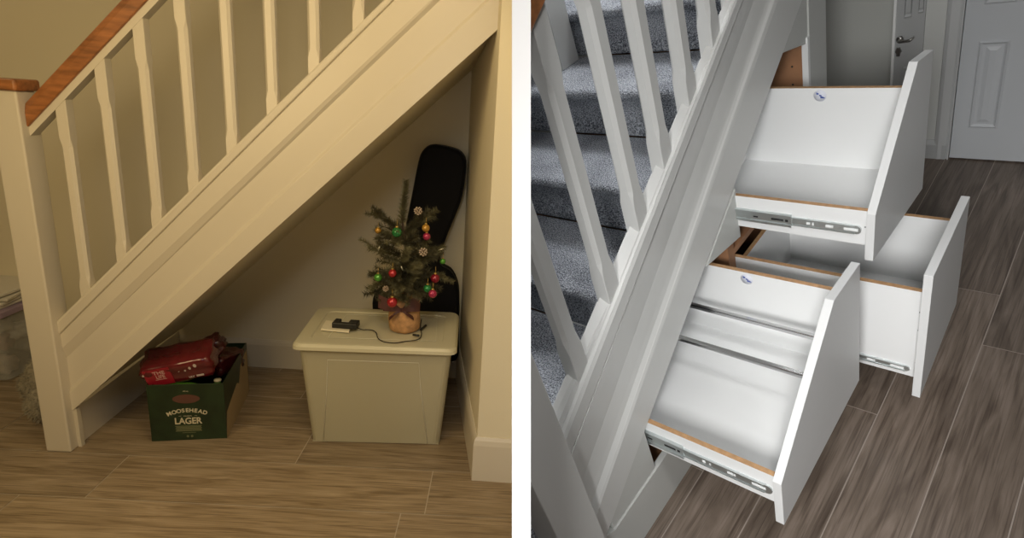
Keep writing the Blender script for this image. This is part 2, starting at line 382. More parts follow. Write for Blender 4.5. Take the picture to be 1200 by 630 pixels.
# crate contents
def blob_pack(name, cen, size, rotm, m, seed, rough=.006, q=5):
    """a shrink wrapped pack: rounded block with soft bulges"""
    rnd = random.Random(seed); mb = MB(); bm = mb.bm
    bmesh.ops.create_cube(bm, size=2); bmesh.ops.subdivide_edges(bm, edges=bm.edges[:], cuts=7, use_grid_fill=True)
    ph = [rnd.uniform(0, 6) for _ in range(6)]
    for v in bm.verts:
        x, y, z = v.co
        r = (abs(x) ** q + abs(y) ** q + abs(z) ** q) ** (1 / q)
        v.co = Vector((x / r, y / r, z / r))
        x, y, z = v.co
        k = 1 + rough / min(size) * (math.sin(7 * x + ph[0]) + math.sin(6 * y + 5 * z + ph[1]) + .7 * math.sin(11 * z + 9 * x + ph[2]))
        v.co = Matrix.Translation(cen) @ rotm @ Vector((x * size[0] * k, y * size[1] * k, z * size[2] * k))
    for f in bm.faces: f.smooth = True
    return mb
def plastic(name, c, rough=.16):
    return mat(name, c, rough, bump=.5, bscale=26, spec=.8, noise=.25, nscale=18)
RED = plastic('glossy_red_film', (.11, .008, .012)); DRED = plastic('dark_red_film', (.055, .006, .008), .25); BGL = mat('green_bottle_glass', (.06, .17, .02), .12, spec=.8)
rm = Matrix.Rotation(math.radians(11), 4, 'Z') @ Matrix.Rotation(math.radians(-11), 4, 'Y') @ Matrix.Rotation(math.radians(18), 4, 'X')
c = at('L', 211, 424, 'y', 2.285)
mb = blob_pack('p', c, (.134, .068, .052), rm, RED, 1, rough=.0016, q=9)
pk = ob('drink_pack', mb, RED, None, base=c); tag(pk, 'glossy red wrapped drink pack lying across the front of the green crate', 'drink pack')
lm = Matrix.Translation(c) @ rm @ Matrix.Translation((-.062, -.0695, -.004)) @ Matrix.Rotation(math.pi / 2, 4, 'X') @ Matrix.Rotation(math.radians(-1), 4, 'Z')
mb = MB(); mb.box((-.055, -.040, -.004), (.044, .044, 0), M=lm); ob('label_panel', mb, mat('red_label', (.30, .012, .025), .35), pk)
PINK = mat('pink_print', (.62, .36, .33), .5)
mb = MB(); text_mesh(mb, 'THE', .024, lm @ Matrix.Translation((.002, .018, .001)), bold=.0004); text_mesh(mb, 'LIFE', .024, lm @ Matrix.Translation((.002, -.003, .001)) @ Matrix.Diagonal((.85, 1, 1, 1)), bold=.0004)
mb.box((-.020, -.010, .0005), (.022, -.008, .0012), M=lm); ob('label_print', mb, PINK, pk)
mb = MB()
l2 = Matrix.Translation(c) @ rm @ Matrix.Translation((.062, -.0685, -.034)) @ Matrix.Rotation(math.pi / 2, 4, 'X')
text_mesh(mb, 'LILY', .012, l2 @ Matrix.Translation((-.012, 0, .002)), bold=.0004); mb.box((.006, .000, .001), (.034, .009, .002), M=l2)
ob('side_print', mb, mat('pale_print_and_glint', (.6, .5, .46), .5), pk)
for gx, gz, gr in ((.012, .012, .005), (.036, .008, .0045), (.056, .016, .007), (.078, .024, .009), (-.118, .020, .005)):  # glints of light on the film, painted as pale ellipses
    gM = Matrix.Translation(c) @ rm @ Matrix.Translation((gx, -.0695, gz)); ob('painted_glint', MB().prism([gM @ Vector((gr * .7 * math.cos(q_), 0, gr * math.sin(q_))) for q_ in [2 * math.pi * k / 12 for k in range(12)]], gM.to_3x3() @ Vector((0, -.001, 0))), mat('pale_print_and_glint', (.6, .5, .46), .5), pk)
rm2 = Matrix.Rotation(math.radians(18), 4, 'Z') @ Matrix.Rotation(math.radians(-38), 4, 'Y') @ Matrix.Rotation(math.radians(10), 4, 'X')
c = at('L', 240, 412, 'y', 2.42)
pk2 = ob('drink_pack', blob_pack('p', c, (.09, .042, .036), rm2, DRED, 2, rough=.002, q=8), DRED, None, base=c); tag(pk2, 'dark red drink pack propped up at a slant behind the front pack in the crate', 'drink pack')
rm3 = Matrix.Rotation(math.radians(80), 4, 'Z') @ Matrix.Rotation(math.radians(8), 4, 'Y')
c = at('L', 262, 423, 'y', 2.50)
pk3 = ob('drink_pack', blob_pack('p', c, (.085, .050, .045), rm3, DRED, 3, rough=.002, q=8), DRED, None, base=c); tag(pk3, 'dark red drink pack lying low at the right rear of the green crate', 'drink pack')
def bottle(c, d, m, label):
    c = Vector(c); d = Vector(d).normalized()
    mb = MB().lathe([(.002, 0), (.028, .002), (.030, .01), (.030, .11), (.026, .13), (.013, .165), (.012, .195), (.014, .198), (.014, .207), (.002, .208)], c, 20, axis=d)
    o = ob('beer_bottle', mb, m, None, base=c); tag(o, label, 'bottle', 'bottles in the lager crate')
    mb = MB().lathe([(.002, .208), (.015, .206), (.015, .214), (.002, .216)], c, 16, axis=d); ob('cap', mb, INK, o)
    return o
q = CM @ Vector((.05, .045, .218)); bottle(q, (1, .05, -.03), BGL, 'green glass bottle lying on top along the front edge of the crate')
q = CM @ Vector((.23, .10, .01)); bottle(q, (.04, .02, 1), BGL, 'green glass bottle standing at the right front corner of the crate')

# ---------- translucent storage box with lid
b0 = at('L', 365, 517.5, 'z', 0); b1 = at('L', 515, 521, 'z', 0); by = math.atan2(b1.y - b0.y, b1.x - b0.x)
BM = frame_at(Vector((b0.x, b0.y, 0)), by); bw = (b1 - b0).length; bh = .440; bd = .34; LID = .470
PLA = mat('milky_plastic', (.62, .575, .41), .35, trans=0, alpha=.62, spec=.6)
PLL = mat('milky_plastic_lid', (.66, .62, .45), .3, alpha=.86, spec=.6)
sb = empty('storage_box', 'L', BM @ Vector((bw / 2, bd / 2, 0)), 'large milky translucent plastic storage box with its lid on beside the white wall', 'storage box')
def rrect(x0, y0, x1, y1, r, z, n=4):
    o = []
    for cx, cy, a0 in ((x1 - r, y1 - r, 0), (x0 + r, y1 - r, 90), (x0 + r, y0 + r, 180), (x1 - r, y0 + r, 270)):
        for k in range(n + 1):
            a = math.radians(a0 + 90 * k / n); o.append(Vector((cx + r * math.cos(a), cy + r * math.sin(a), z)))
    return o
fl_ = .036; fd = .03
def ring(z, inset=0): 
    k = z / bh
    return [BM @ v for v in rrect(-fl_ * k + inset, -fd * k + inset, bw + fl_ * k - inset, bd + fd * k - inset, .03, z)]
mb = MB().loft([ring(.004), ring(.02), ring(bh * .5), ring(bh), ring(bh, .003), ring(bh * .5, .003), ring(.008, .003)], smooth=False); ob('body', mb, PLA, sb)
for xx in (0.004, bw - .054): ob('foot', MB().box((xx, .004, 0), (xx + .05, bd - .004, .005), M=BM), PLA, sb)
L0 = dict(a=-.058, b=-.055, c=bw + .058, d=bd + .055)
def lr(z, i, r=.035): return [BM @ v for v in rrect(L0['a'] + i, L0['b'] + i, L0['c'] - i, L0['d'] - i, r, z)]
mb = MB().loft([lr(LID - .028, .004), lr(LID - .025, 0), lr(LID - .012, .002), lr(LID - .002, .010), lr(LID, .022), lr(LID, .06), lr(LID - .004, .064), lr(LID - .004, .09)]); ob('lid', mb, PLL, sb, bevel=0)
mb = MB()
def inset_line(pts, r=.0013): mb.tube([BM @ Vector(p) for p in pts], r, 6)
def fy(z): return -fd * z / bh - .0012
inset_line([(.05, fy(.01), .01), (.073, fy(.27), .27), (.080, fy(.395), .395), (bw - .095, fy(.395), .395), (bw - .085, fy(.27), .27), (bw - .052, fy(.01), .01)])
inset_line([(L0['a'] + .13, L0['b'] + .08, LID + .0005), (L0['c'] - .09, L0['b'] + .08, LID + .0005), (L0['c'] - .1, L0['d'] - .1, LID + .0005), (L0['a'] + .15, L0['d'] - .1, LID + .0005), (L0['a'] + .13, L0['b'] + .08, LID + .0005)], .0009)
ob('moulded_rib', mb, mat('pale_rib', (.75, .74, .62), .4), sb)
ztop_ = LID + .001
# card, gadget, cable on the lid
p0 = at('L', 376, 388, 'z', ztop_); 
mb = MB().prism([at('L', x, y, 'z', ztop_) for x, y in ((376, 387), (409, 390), (413, 380), (382, 377))], (0, 0, .008)); o = ob('paper_card', mb, mat('cream_card', (.76, .70, .54), .7), None, base=p0, bevel=.001); tag(o, 'cream rectangular card on the storage box lid under the black charger', 'card')
g0 = at('L', 405, 383, 'z', ztop_ + .009)
gm = frame_at(g0, math.radians(-3)); mb = MB()
mb.box((-.052, -.022, 0), (.052, .0, .024), M=gm); mb.box((-.052, 0, 0), (-.026, .034, .024), M=gm); mb.box((.012, 0, 0), (.052, .034, .024), M=gm); mb.box((-.026, 0, 0), (.012, .034, .008), M=gm)
o = ob('battery_charger', mb, mat('black_plastic', (.012, .012, .012), .4), None, base=g0, bevel=.003); tag(o, 'black notched battery charger lying on the card on the box lid', 'charger')
mb = MB().box((-.026, .002, .008), (.012, .034, .013), M=gm); ob('battery_pack', mb, mat('silver_label', (.55, .53, .46), .4), o, label='silver label plate in the notch')
pts = [at('L', x, y, 'z', ztop_ + .004) for x, y in ((419, 384), (425, 386), (431, 386), (437, 387), (441, 390), (443, 396), (448, 399.5), (455, 401), (464, 401.5), (474, 400), (486, 398.5), (492, 396), (494, 391), (493, 386), (493, 380), (494, 374))]
# smooth the path
def smooth(pts, n=4):
    out = []
    for i in range(len(pts) - 1):
        p0 = pts[max(i - 1, 0)]; p1 = pts[i]; p2 = pts[i + 1]; p3 = pts[min(i + 2, len(pts) - 1)]
        for k in range(n):
            t = k / n; out.append(.5 * ((2 * p1) + (p2 - p0) * t + (2 * p0 - 5 * p1 + 4 * p2 - p3) * t * t + (3 * p1 - p0 - 3 * p2 + p3) * t ** 3))
    return out + [pts[-1]]
mb = MB().tube(smooth(pts), .0022, 8); o = ob('power_cable', mb, mat('dark_cable', (.02, .018, .014), .5), None, base=pts[0]); tag(o, 'thin dark cable curling from the charger to the potted tree', 'cable')
for (xa, ya), (xb, yb) in (((484, 392), (491, 393)), ((493, 386), (499, 381))):
    mb = MB().tube([at('L', xa, ya, 'z', ztop_ + .006), at('L', xb, yb, 'z', ztop_ + .008)], [.0045, .005], 8); ob('plug', mb, mat('black_plastic', (.012, .012, .012), .4), o)

# ---------- little christmas tree
tb = at('L', 474, 385, 'z', ztop_); TY = tb.y
tree = empty('christmas_tree', 'L', tb, 'small artificial christmas tree in a burlap wrapped pot on the storage box lid', 'christmas tree')
mpx = .00275  # metres per photo pixel at the tree
BUR = mat('burlap', (.50, .28, .13), .95, noise=.3, nscale=40, bump=.8, bscale=160)
mb = MB().lathe([(.002, 0), (.054, .0), (.064, .012), (.067, .045), (.064, .085), (.056, .106), (.062, .122), (.070, .142), (.064, .143), (.052, .12)], tb, 28, wob=lambda t, h: 1 + .03 * math.sin(5 * t + 20 * h) + .02 * math.sin(11 * t), cap=False); ob('burlap_pot', mb, BUR, tree)
mb = MB().lathe([(.058, .096), (.063, .10), (.061, .114), (.057, .118)], tb, 28, cap=False)
RIB = mat('burgundy_ribbon', (.075, .022, .018), .6, bump=.4, bscale=60)
for sgn in (-1, 1):
    kn = tb + Vector((-.004, -.066, .108))
    for (dx, dz, ww) in ((.095 if sgn < 0 else .07, .035, .05), (.075, .012, .03), (.05, -.04, .012)):
        e = kn + Vector((sgn * dx, -.01 + .02 * (sgn > 0), dz)); 
        m_ = (kn + e) / 2 + Vector((0, -.015, .008))
        mb.loft([[kn + Vector((0, 0, -.004)), kn + Vector((0, .004, .004))], [m_ + Vector((0, 0, -ww / 2)), m_ + Vector((0, .006, ww / 2))], [e + Vector((0, .002, -ww * .55)), e + Vector((0, .012, ww * .55))]], closed=False, smooth=True)
ob('ribbon_bow', mb, RIB, tree)
mb = MB().lathe([(.002, .09), (.05, .095), (.045, .118), (.03, .13), (.002, .134)], tb, 16, wob=lambda t, h: 1 + .08 * math.sin(4 * t)); ob('soil_packing', mb, BUR, tree)
h_tree = at('L', 473, 212, 'y', TY).z - tb.z
tip = at('L', 476, 212, 'y', TY)
mb = MB(); mid = tb + Vector((.002, 0, h_tree * .55)); mid2 = at('L', 471, 252, 'y', TY)
trunk = smooth([tb + Vector((0, 0, .09)), mid, mid2, tip], 6); mb.tube(trunk, [.007 - .005 * i / len(trunk) for i in range(len(trunk))], 6); ob('trunk', mb, mat('brown_wire', (.05, .03, .02), .8), tree)
NEE = mat('dark_needles', (.075, .068, .034), .7, noise=.4, nscale=30); NEE2 = mat('olive_needles', (.13, .12, .06), .7, noise=.4, nscale=30)
rnd = random.Random(11)
def sprig(mb, a, b, nl, dens, th=.0010):
    a = Vector(a); b = Vector(b); d = b - a; Ln = d.length; dn = d.normalized(); u = dn.orthogonal().normalized(); v = dn.cross(u)
    mb.tube([a, b], [.0022, .0012], 4)
    n = int(Ln * dens)
    for i in range(n):
        t = rnd.random(); an = rnd.uniform(0, 2 * math.pi); o = u * math.cos(an) + v * math.sin(an)
        p = a + d * t; dirn = (o + dn * rnd.uniform(.35, .9)).normalized(); l = nl * rnd.uniform(.6, 1.1) * (1 - .3 * t)
        w = dirn.cross(dn).normalized() * th; q = dirn.cross(w).normalized() * th
        vs = [mb.bm.verts.new(p + w), mb.bm.verts.new(p - w * .5 + q), mb.bm.verts.new(p - w * .5 - q), mb.bm.verts.new(p + dirn * l)]
        for f in ((0, 1, 3), (1, 2, 3), (2, 0, 3)): mb.bm.faces.new([vs[k] for k in f])
# hand placed boughs (photo outline) + filling boughs
boughs = [((471, 262), (476, 212), 0), ((470, 275), (444, 247), -.02), ((470, 268), (436, 248), .02), ((472, 272), (508, 248), .0), ((472, 275), (512, 246), .03), ((470, 285), (440, 268), -.05), ((470, 300), (432, 291), 0), ((470, 300), (450, 285), -.07),
          ((472, 300), (520, 290), .02), ((472, 305), (515, 300), -.05), ((470, 320), (430, 338), -.04), ((470, 318), (432, 322), .03), ((472, 322), (518, 322), -.02), ((472, 325), (516, 338), -.05), ((470, 330), (445, 352), -.07), ((472, 330), (505, 350), -.07),
          ((470, 305), (478, 300), -.11), ((470, 315), (462, 322), -.12), ((472, 312), (492, 318), -.11), ((472, 285), (490, 278), -.08), ((471, 285), (462, 280), -.09), ((472, 330), (485, 345), -.11), ((470, 330), (466, 342), -.11), ((470, 335), (427, 345), -.02), ((472, 345), (470, 350), -.09)]
mbA = MB(); mbB = MB()
for i, (a, b, dy) in enumerate(boughs):
    A = at('L', *a, 'y', TY); B = at('L', *b, 'y', TY + dy)
    m_ = mbA if i % 2 else mbB
    sprig(m_, A, B, .034, 2200 if i else 5000)
    D = B - A
    for _ in range(3 if i else 0):
        t = rnd.uniform(.25, .8); s_ = A + D * t; e_ = s_ + D * .3 + Vector((rnd.uniform(-.04, .04), rnd.uniform(-.05, .03), rnd.uniform(-.02, .045)))
        sprig(m_, s_, e_, .028, 1900)
for i in range(40):
    zz = rnd.uniform(.16, h_tree * .70); R_ = .16 * (1 - .45 * zz / h_tree); an = rnd.uniform(0, 2 * math.pi)
    A = tb + Vector((0, 0, zz)); B = A + Vector((math.cos(an) * R_, math.sin(an) * R_ * .7, rnd.uniform(.0, .06)))
    sprig(mbA if i % 2 else mbB, A, B, .032, 1500)
ob('foliage', mbA, NEE, tree); ob('foliage', mbB, NEE2, tree)
def ornament(px, py, r, col, label, dy=-.12, kind='ball'):
    c = at('L', px, py, 'y', TY + dy)
    r_ = r * (c - CAM).length / F
    base = c + Vector((0, 0, r_))
    if kind == 'ball':
        o = ob('bauble', MB().ball(c, r_, 18), mat('bauble_' + col[0], col[1], .18, .35, spec=.8), None, base=base); tag(o, label, 'bauble', 'baubles on the small tree')
        ob('cap', MB().lathe([(.001, r_ * .92), (r_ * .32, r_ * .95), (r_ * .32, r_ * 1.25), (.001, r_ * 1.27)], c, 10), mat('gold_cap', (.6, .42, .12), .3, .8), o)
        ob('loop', MB().tube([c + Vector((0, 0, r_ * 1.2)), c + Vector((.001, 0, r_ * 1.8)), c + Vector((0, .004, r_ * 2.6))], .0009, 5), mat('gold_cap', (.6, .42, .12), .3, .8), o)
    else:
        mb = MB()
        for k in range(26):
            t = k / 26; an = k * 2.4; rr = r_ * .75 * math.sqrt(max(0.02, 1 - (2 * t - 1) ** 2)); q = c + Vector((math.cos(an) * rr, math.sin(an) * rr, (2 * t - 1) * r_ * .75))
            dd = (q - c).normalized(); mb.lathe([(.001, 0), (r_ * .26, r_ * .12), (r_ * .1, r_ * .35), (.0005, r_ * .42)], q - dd * r_ * .1, 6, axis=dd)
        o = ob('pine_cone', mb, mat('frosted_cone', (.48, .38, .30), .6), None, base=base); tag(o, label, 'pine cone', 'frosted cones on the small tree')
GREENB = ('green', (.02, .22, .06)); LIME = ('lime', (.10, .35, .05)); REDB = ('red', (.42, .02, .03)); MAG = ('magenta', (.42, .03, .10)); GOLD = ('gold', (.48, .26, .04)); WINE = ('wine', (.25, .01, .03))
ornament(465, 272, 5.8, GREENB, 'largest green bauble high on the left of the small tree')
ornament(499, 267, 4.6, GOLD, 'gold bauble high on the right of the small tree', -.09)
ornament(500, 277, 4.4, MAG, 'pink bauble directly under the gold bauble on the right', -.09)
ornament(443, 270, 3.6, GOLD, 'small gold bauble at the upper left edge of the tree', -.06)
ornament(519, 306, 3.4, LIME, 'small lime green bauble at the right edge of the tree', -.04)
ornament(460, 320, 4.8, REDB, 'bright red bauble in the middle left of the tree')
ornament(443, 325, 4.6, LIME, 'lime green bauble at the lower left edge of the tree', -.08)
ornament(510, 326, 5.4, WINE, 'wine red bauble at the right edge of the tree', -.08)
ornament(501, 338, 4.8, GREENB, 'green bauble low on the right beside a pink one', -.11)
ornament(507, 344, 5.0, MAG, 'lowest pink bauble at the right of the tree')
ornament(459.5, 354, 6.0, REDB, 'red bauble hanging lowest just over the burlap pot', -.13)
ornament(490, 247, 5.0, None, 'pale frosted pine cone near the top of the tree', -.06, 'cone')
ornament(496, 295, 5.2, None, 'pale frosted pine cone in the middle right of the tree', -.11, 'cone')
ornament(452, 338, 3.6, None, 'small frosted pine cone low on the left of the tree', -.11, 'cone')
for (px, py, dx, dz, lb) in ((444, 291, .006, .02, 'upper left'), (517, 292, .024, .01, 'upper right'), (471, 314, .008, -.018, 'middle')):
    c = at('L', px, py, 'y', TY - .10)
    o = ob('glitter_clip', MB().tube([c - Vector((dx / 2, 0, dz / 2)), c, c + Vector((dx / 2, 0, dz / 2))], [.001, .0035, .001], 6), mat('silver_glitter', (.5, .48, .38), .3, .5), None, base=c); tag(o, 'tiny silver clip ornament at the %s of the tree' % lb, 'ornament', 'clip ornaments on the small tree')

# ---------- guitar gig bag in the corner
yg = 2.82
gp = [(476, 262), (483, 228), (490, 192), (495, 178), (504, 170.5), (517, 171), (530, 174), (540, 179), (545.5, 190), (544, 212), (539, 236), (530, 259), (523, 276), (517, 294), (515, 310)]
body = [(527, 318), (534, 330), (537, 348), (536.5, 400), (535, 420), (520, 425), (450, 425), (440, 400), (437, 372), (437, 350), (446, 338), (462, 330), (480, 322), (492, 312), (484, 296), (478, 280)]
pts = [at('L', x, y, 'y', yg) for x, y in gp + body]
pts = [Vector((min(q.x, -.158), q.y, max(q.z, .012))) for q in pts]
sp = smooth(pts + [pts[0]], 3)[:-1]
cen = sum(sp, Vector()) / len(sp)
gb = empty('gig_bag', 'L', Vector((cen.x, yg + .05, .01)), 'black padded guitar gig bag leaning in the corner behind the small tree', 'guitar bag')
def ginset(o_, k): 
    n = len(o_); out = []
    for i in range(n):
        a = o_[i - 1]; b = o_[(i + 1) % n]; tdir = (b - a); nn = Vector((-tdir.z, 0, tdir.x))
        if nn.length > 0: nn.normalize()
        out.append(o_[i] + nn * k)
    return out
area = sum(sp[i - 1].x * sp[i].z - sp[i].x * sp[i - 1].z for i in range(len(sp)))
sg = 1 if area > 0 else -1
mb = MB().loft([[q + Vector((0, y, 0)) for q in ginset(sp, k * sg)] for y, k in ((-.012, .014), (0, .003), (.02, 0), (.075, 0), (.095, .01))], smooth=True); ob('bag_body', mb, BLACKF, gb)
zz = [q + Vector((0, .018, 0)) for q in ginset(sp, -.001 * sg)]
ob('zip_seam', MB().tube(zz + [zz[0]], .0025, 5), mat('zip_black', (.012, .012, .013), .4), gb)

# ---------- clear tub with lilac lid beyond the newel, papers on top, fluffy rug roll
k0 = at('L', 11, 446.5, 'z', 0); X = k0.x; Y0 = k0.y
zl = at('L', 8, 361, 'x', X).z
ct = empty('plastic_tub', 'L', (X - .2, Y0 + .15, 0), 'clear plastic tub with a lilac lid in the hall left of the newel', 'storage tub')
CLR = mat('clear_plastic', (.62, .62, .56), .25, alpha=.35, spec=.7)
y1 = 2.925
tdp = y1 - Y0
mb = MB(); mb.loft([[Vector(v) for v in rrect(X - .42, Y0, X, y1, .03, 0.003)], [Vector(v) for v in rrect(X - .44, Y0 - .015, X + .012, y1, .03, zl - .02)], [Vector(v) for v in rrect(X - .437, Y0 - .012, X + .009, y1 - .003, .03, zl - .02)], [Vector(v) for v in rrect(X - .417, Y0 + .003, X - .003, y1 - .003, .03, 0.006)]]); ob('body', mb, CLR, ct)
mb = MB().loft([[Vector(v) for v in rrect(X - .45, Y0 - .025, X + .022, y1 + .005, .03, z)] for z in (zl - .03, zl)]); ob('lid', mb, mat('lilac_plastic', (.36, .27, .36), .4), ct, bevel=.004, label='dull lilac lid')
rnd = random.Random(4)
for k, (dx, dy, z, r, c, lb) in enumerate([(-.07, .06, .06, .055, (.6, .5, .42), 'pale bundle near the front corner'), (-.06, .17, .20, .05, (.78, .74, .68), 'white bundle high at the middle'), (-.12, .12, .16, .06, (.38, .2, .14), 'rusty brown bundle near the top'), (-.07, .25, .10, .06, (.45, .43, .36), 'grey green bundle at the rear'), (-.09, .09, .26, .055, (.55, .5, .42), 'beige bundle under the lid at the front'), (-.08, .24, .27, .05, (.4, .36, .32), 'brown grey bundle under the lid at the rear')]):
    c_ = Vector((X + dx, Y0 + dy, z * zl / .36)); 
    o = ob('toy_bundle', blob_pack('b', c_, (r * .85, r * .8, r * .7), Matrix.Rotation(k, 4, 'Z'), None, k + 9, rough=.004), mat('bundle%d' % k, c, .8, noise=.3, nscale=30), None, base=c_ - Vector((0, 0, r * .8))); tag(o, lb + ' inside the clear tub', 'cloth bundle', 'things packed in the clear tub')
for k in range(4):
    z = zl + .003 + k * .018; c_ = Vector((X - .12, Y0 + .16, z))
    mm = Matrix.Translation(c_) @ Matrix.Rotation(math.radians(-6 + 7 * (k % 3)), 4, 'Z') @ Matrix.Rotation(math.radians(1.5), 4, 'X')
    o = ob('folded_paper', MB().box((-.15, -.13, 0), (.12, .15, .014), M=mm), mat('paper_white', (.66, .62, .52) if True else 0, .8), None, base=c_, bevel=.004); tag(o, ['bottom folded sheet', 'second folded sheet from the bottom', 'third folded sheet from the bottom', 'topmost folded sheet'][k] + ' of the stack on the lilac lid', 'folded sheet', 'folded sheets on the tub')
# fluffy thing on the floor behind the newel
fc = at('L', 42, 512, 'z', 0); c = Vector((fc.x - .0, fc.y + .10, 0))
c = Vector((at('L', 50, 480, 'y', 2.30).x, 2.32, .0))
rnd = random.Random(3)
mb = MB()
for (ox, oy, oz, r) in ((0, .06, .17, .095), (.02, 0, .075, .085), (-.04, .05, .13, .08)):
    cc = c + Vector((ox, oy, oz)); mb.ball(cc, r, 20)
    for i in range(1500):
        v = Vector((rnd.gauss(0, 1), rnd.gauss(0, 1), rnd.gauss(0, 1))).normalized(); q = cc + v * r * .97
        if q.z < .012: continue
        tip_ = q + v * rnd.uniform(.008, .02) + Vector((rnd.uniform(-.006, .006), rnd.uniform(-.006, .006), rnd.uniform(-.01, .002))); w_ = v.orthogonal().normalized() * .0013; w2 = v.cross(w_)
        vs = [mb.bm.verts.new(q + w_), mb.bm.verts.new(q - w_ + w2), mb.bm.verts.new(q - w2), mb.bm.verts.new(tip_)]
        for f in ((0, 1, 3), (1, 2, 3), (2, 0, 3)): mb.bm.faces.new([vs[k] for k in f])
bmesh.ops.translate(mb.bm, verts=mb.bm.verts, vec=(0, 0, max(0, .001 - min(v.co.z for v in mb.bm.verts))))
o = ob('fluffy_cushion', mb, mat('grey_fluff', (.30, .27, .20), 1, noise=.3, nscale=40), None, base=c); tag(o, 'grey green fluffy cushion slumped on the floor behind the newel post', 'cushion')

# ================================================================== RIGHT ROOM  (x out, y along, z up)
XF = -.663
def A_(px, py, ax, v): return at('R', px, py, ax, v)
floor_planks('floor', 'R', 'R', [-.309 + .159 * k for k in range(-12, 10)],
             [[-.4 + .27 * ((k * 5) % 7) / 2, .6 + .23 * ((k * 3) % 5) / 2, 1.9 + .1 * (k % 3)] if k not in (11, 12, 13) else {11: [.32, 1.21, 2.1], 12: [.0, .9 + .9, 2.7], 13: [.67, 1.571, 2.47]}[k] for k in range(21)],
             -.9, 2.75, 'y', FL_R, GROUT_R, .0028)

# staircase string profile (sighted lines at two heights)
profR = [(-.030, (756, 503), (940, 0)), (0, (756, 503), (940, 0)), (0, (742, 482), (845, 190)), (-.003, (738, 482), (842, 186)), (-.010, (732, 480), (836, 186)), (-.013, (726, 480), (831, 186)),
         (-.018, (712, 480), (821, 175)), (-.015, (700, 470), (810, 170)), (-.015, (690, 480), (795, 203)), (-.017, (689, 480), (794, 203)), (-.013, (687.6, 480), (793, 203)), (-.014, (681, 470), (785, 203)), (-.020, (677, 466), (781, 203)), (-.026, (673, 466), (778, 203)),
         (-.030, (671, 466), (776, 203)), (-.058, (652, 470), (755, 240))]
P, L, st = staircase('R', XF, 'y', .4, 2, profR, 'white painted staircase with grey carpeted treads and closely set square spindles', 'R', G_R, OAK, None, None, 0, 0, None, None)
s0, s1 = .44, 2.0
mb = MB().loft([[P(s, u, f(s)) for u, f in L] for s in (s0, s1)]).clip('R', 'R')
ob('stringer', mb, G_R, st, bevel=.002, seg=2)
botR = L[1][1]; topR = L[14][1]; backR = L[15][1]
# newel
na0 = (A_(653, 630, 'x', XF + .022).y + A_(622, 564, 'x', XF + .022).y) / 2; na1 = (A_(709, 627, 'x', XF + .022).y + A_(649, 478, 'x', XF + .022).y) / 2
mb = MB().box((XF + .022 - .1, na0, 0), (XF + .022, na1, 1.45)).clip('R', 'R'); ob('newel_post', mb, G_R, st, bevel=.003)
# spindles
us = -.045
sp_px = [(680, 449), (718, 362), (752, 278), (780, 200), (810, 130), (837.5, 61), (862, 5)]
hrR = lambda s: 1.285 + .60 * (s - .725)
seatR = lambda s: backR(s) - .001
svals = []
for i, (px, py) in enumerate(sp_px):
    c = A_(px, py, 'x', XF + us + .020); svals.append(c.y + .021)
for k in range(2): svals.append(svals[-1] + .14)
for s in svals:
    mb = spindle(P, s, us, lambda q: (topR(q) + backR(q)) / 2 - .012, lambda q: hrR(q) + .005, .042, stop0=.080, stop1=.11, c=.008, d=.034).clip('R', 'R')
    if len(mb.bm.verts) > 4: ob('spindle', mb, G_R, st)
# base rail fillets between the spindles
for a, b in zip([.47] + svals, svals):
    a2 = a + .0215 if a != .47 else .47; b2 = b - .0215
    if b2 - a2 < .01: continue
    mb = MB().loft([[P(s, us + u, (topR(s) + backR(s)) / 2 + z) for u, z in ((-.018, -.004), (-.018, .004), (.012, .006), (.018, -.004))] for s in (a2, b2)]).clip('R', 'R')
    if len(mb.bm.verts) > 4: ob('rail_fillet', mb, G_R, st)
a, b = rail(P, hrR, us, .06, .065, .40, 1.9, .012); ob('handrail', a.clip('R', 'R'), OAK, st, bevel=.003)
# carpeted treads
g, r_ = .224, .139
nos = [(.973 + g * i, .803 + r_ * i) for i in range(-5, 5)]
for i, (ya, z) in enumerate(nos):
    yb = ya + g + .01; x0, x1 = -1.75, XF - .062
    pr = [(ya + .02, z - r_ + .001), (ya + .018, z - .03), (ya + .004, z - .028), (ya - .004, z - .018), (ya - .003, z - .007), (ya + .006, z), (yb + .01, z), (yb + .01, z - r_ + .001)]
    mb = MB().loft([[Vector((x, y, zz)) for y, zz in pr] for x in (x0, x1)]).clip('R', 'R')
    if len(mb.bm.verts) > 4: ob('carpeted_tread', mb, CARPET, st, bevel=.004)
# far white string of the stairs and the pale post
w = MB().box((-1.85, -.6, 0), (-1.75, 2.6, 2.0)).clip('R', 'R'); struct('wall_stair', w, W_R2, 'R')
mb = MB().box((-1.32, 1.335, .943), (-1.21, 1.416, 2.0)); ob('landing_post', mb, G_R, st)
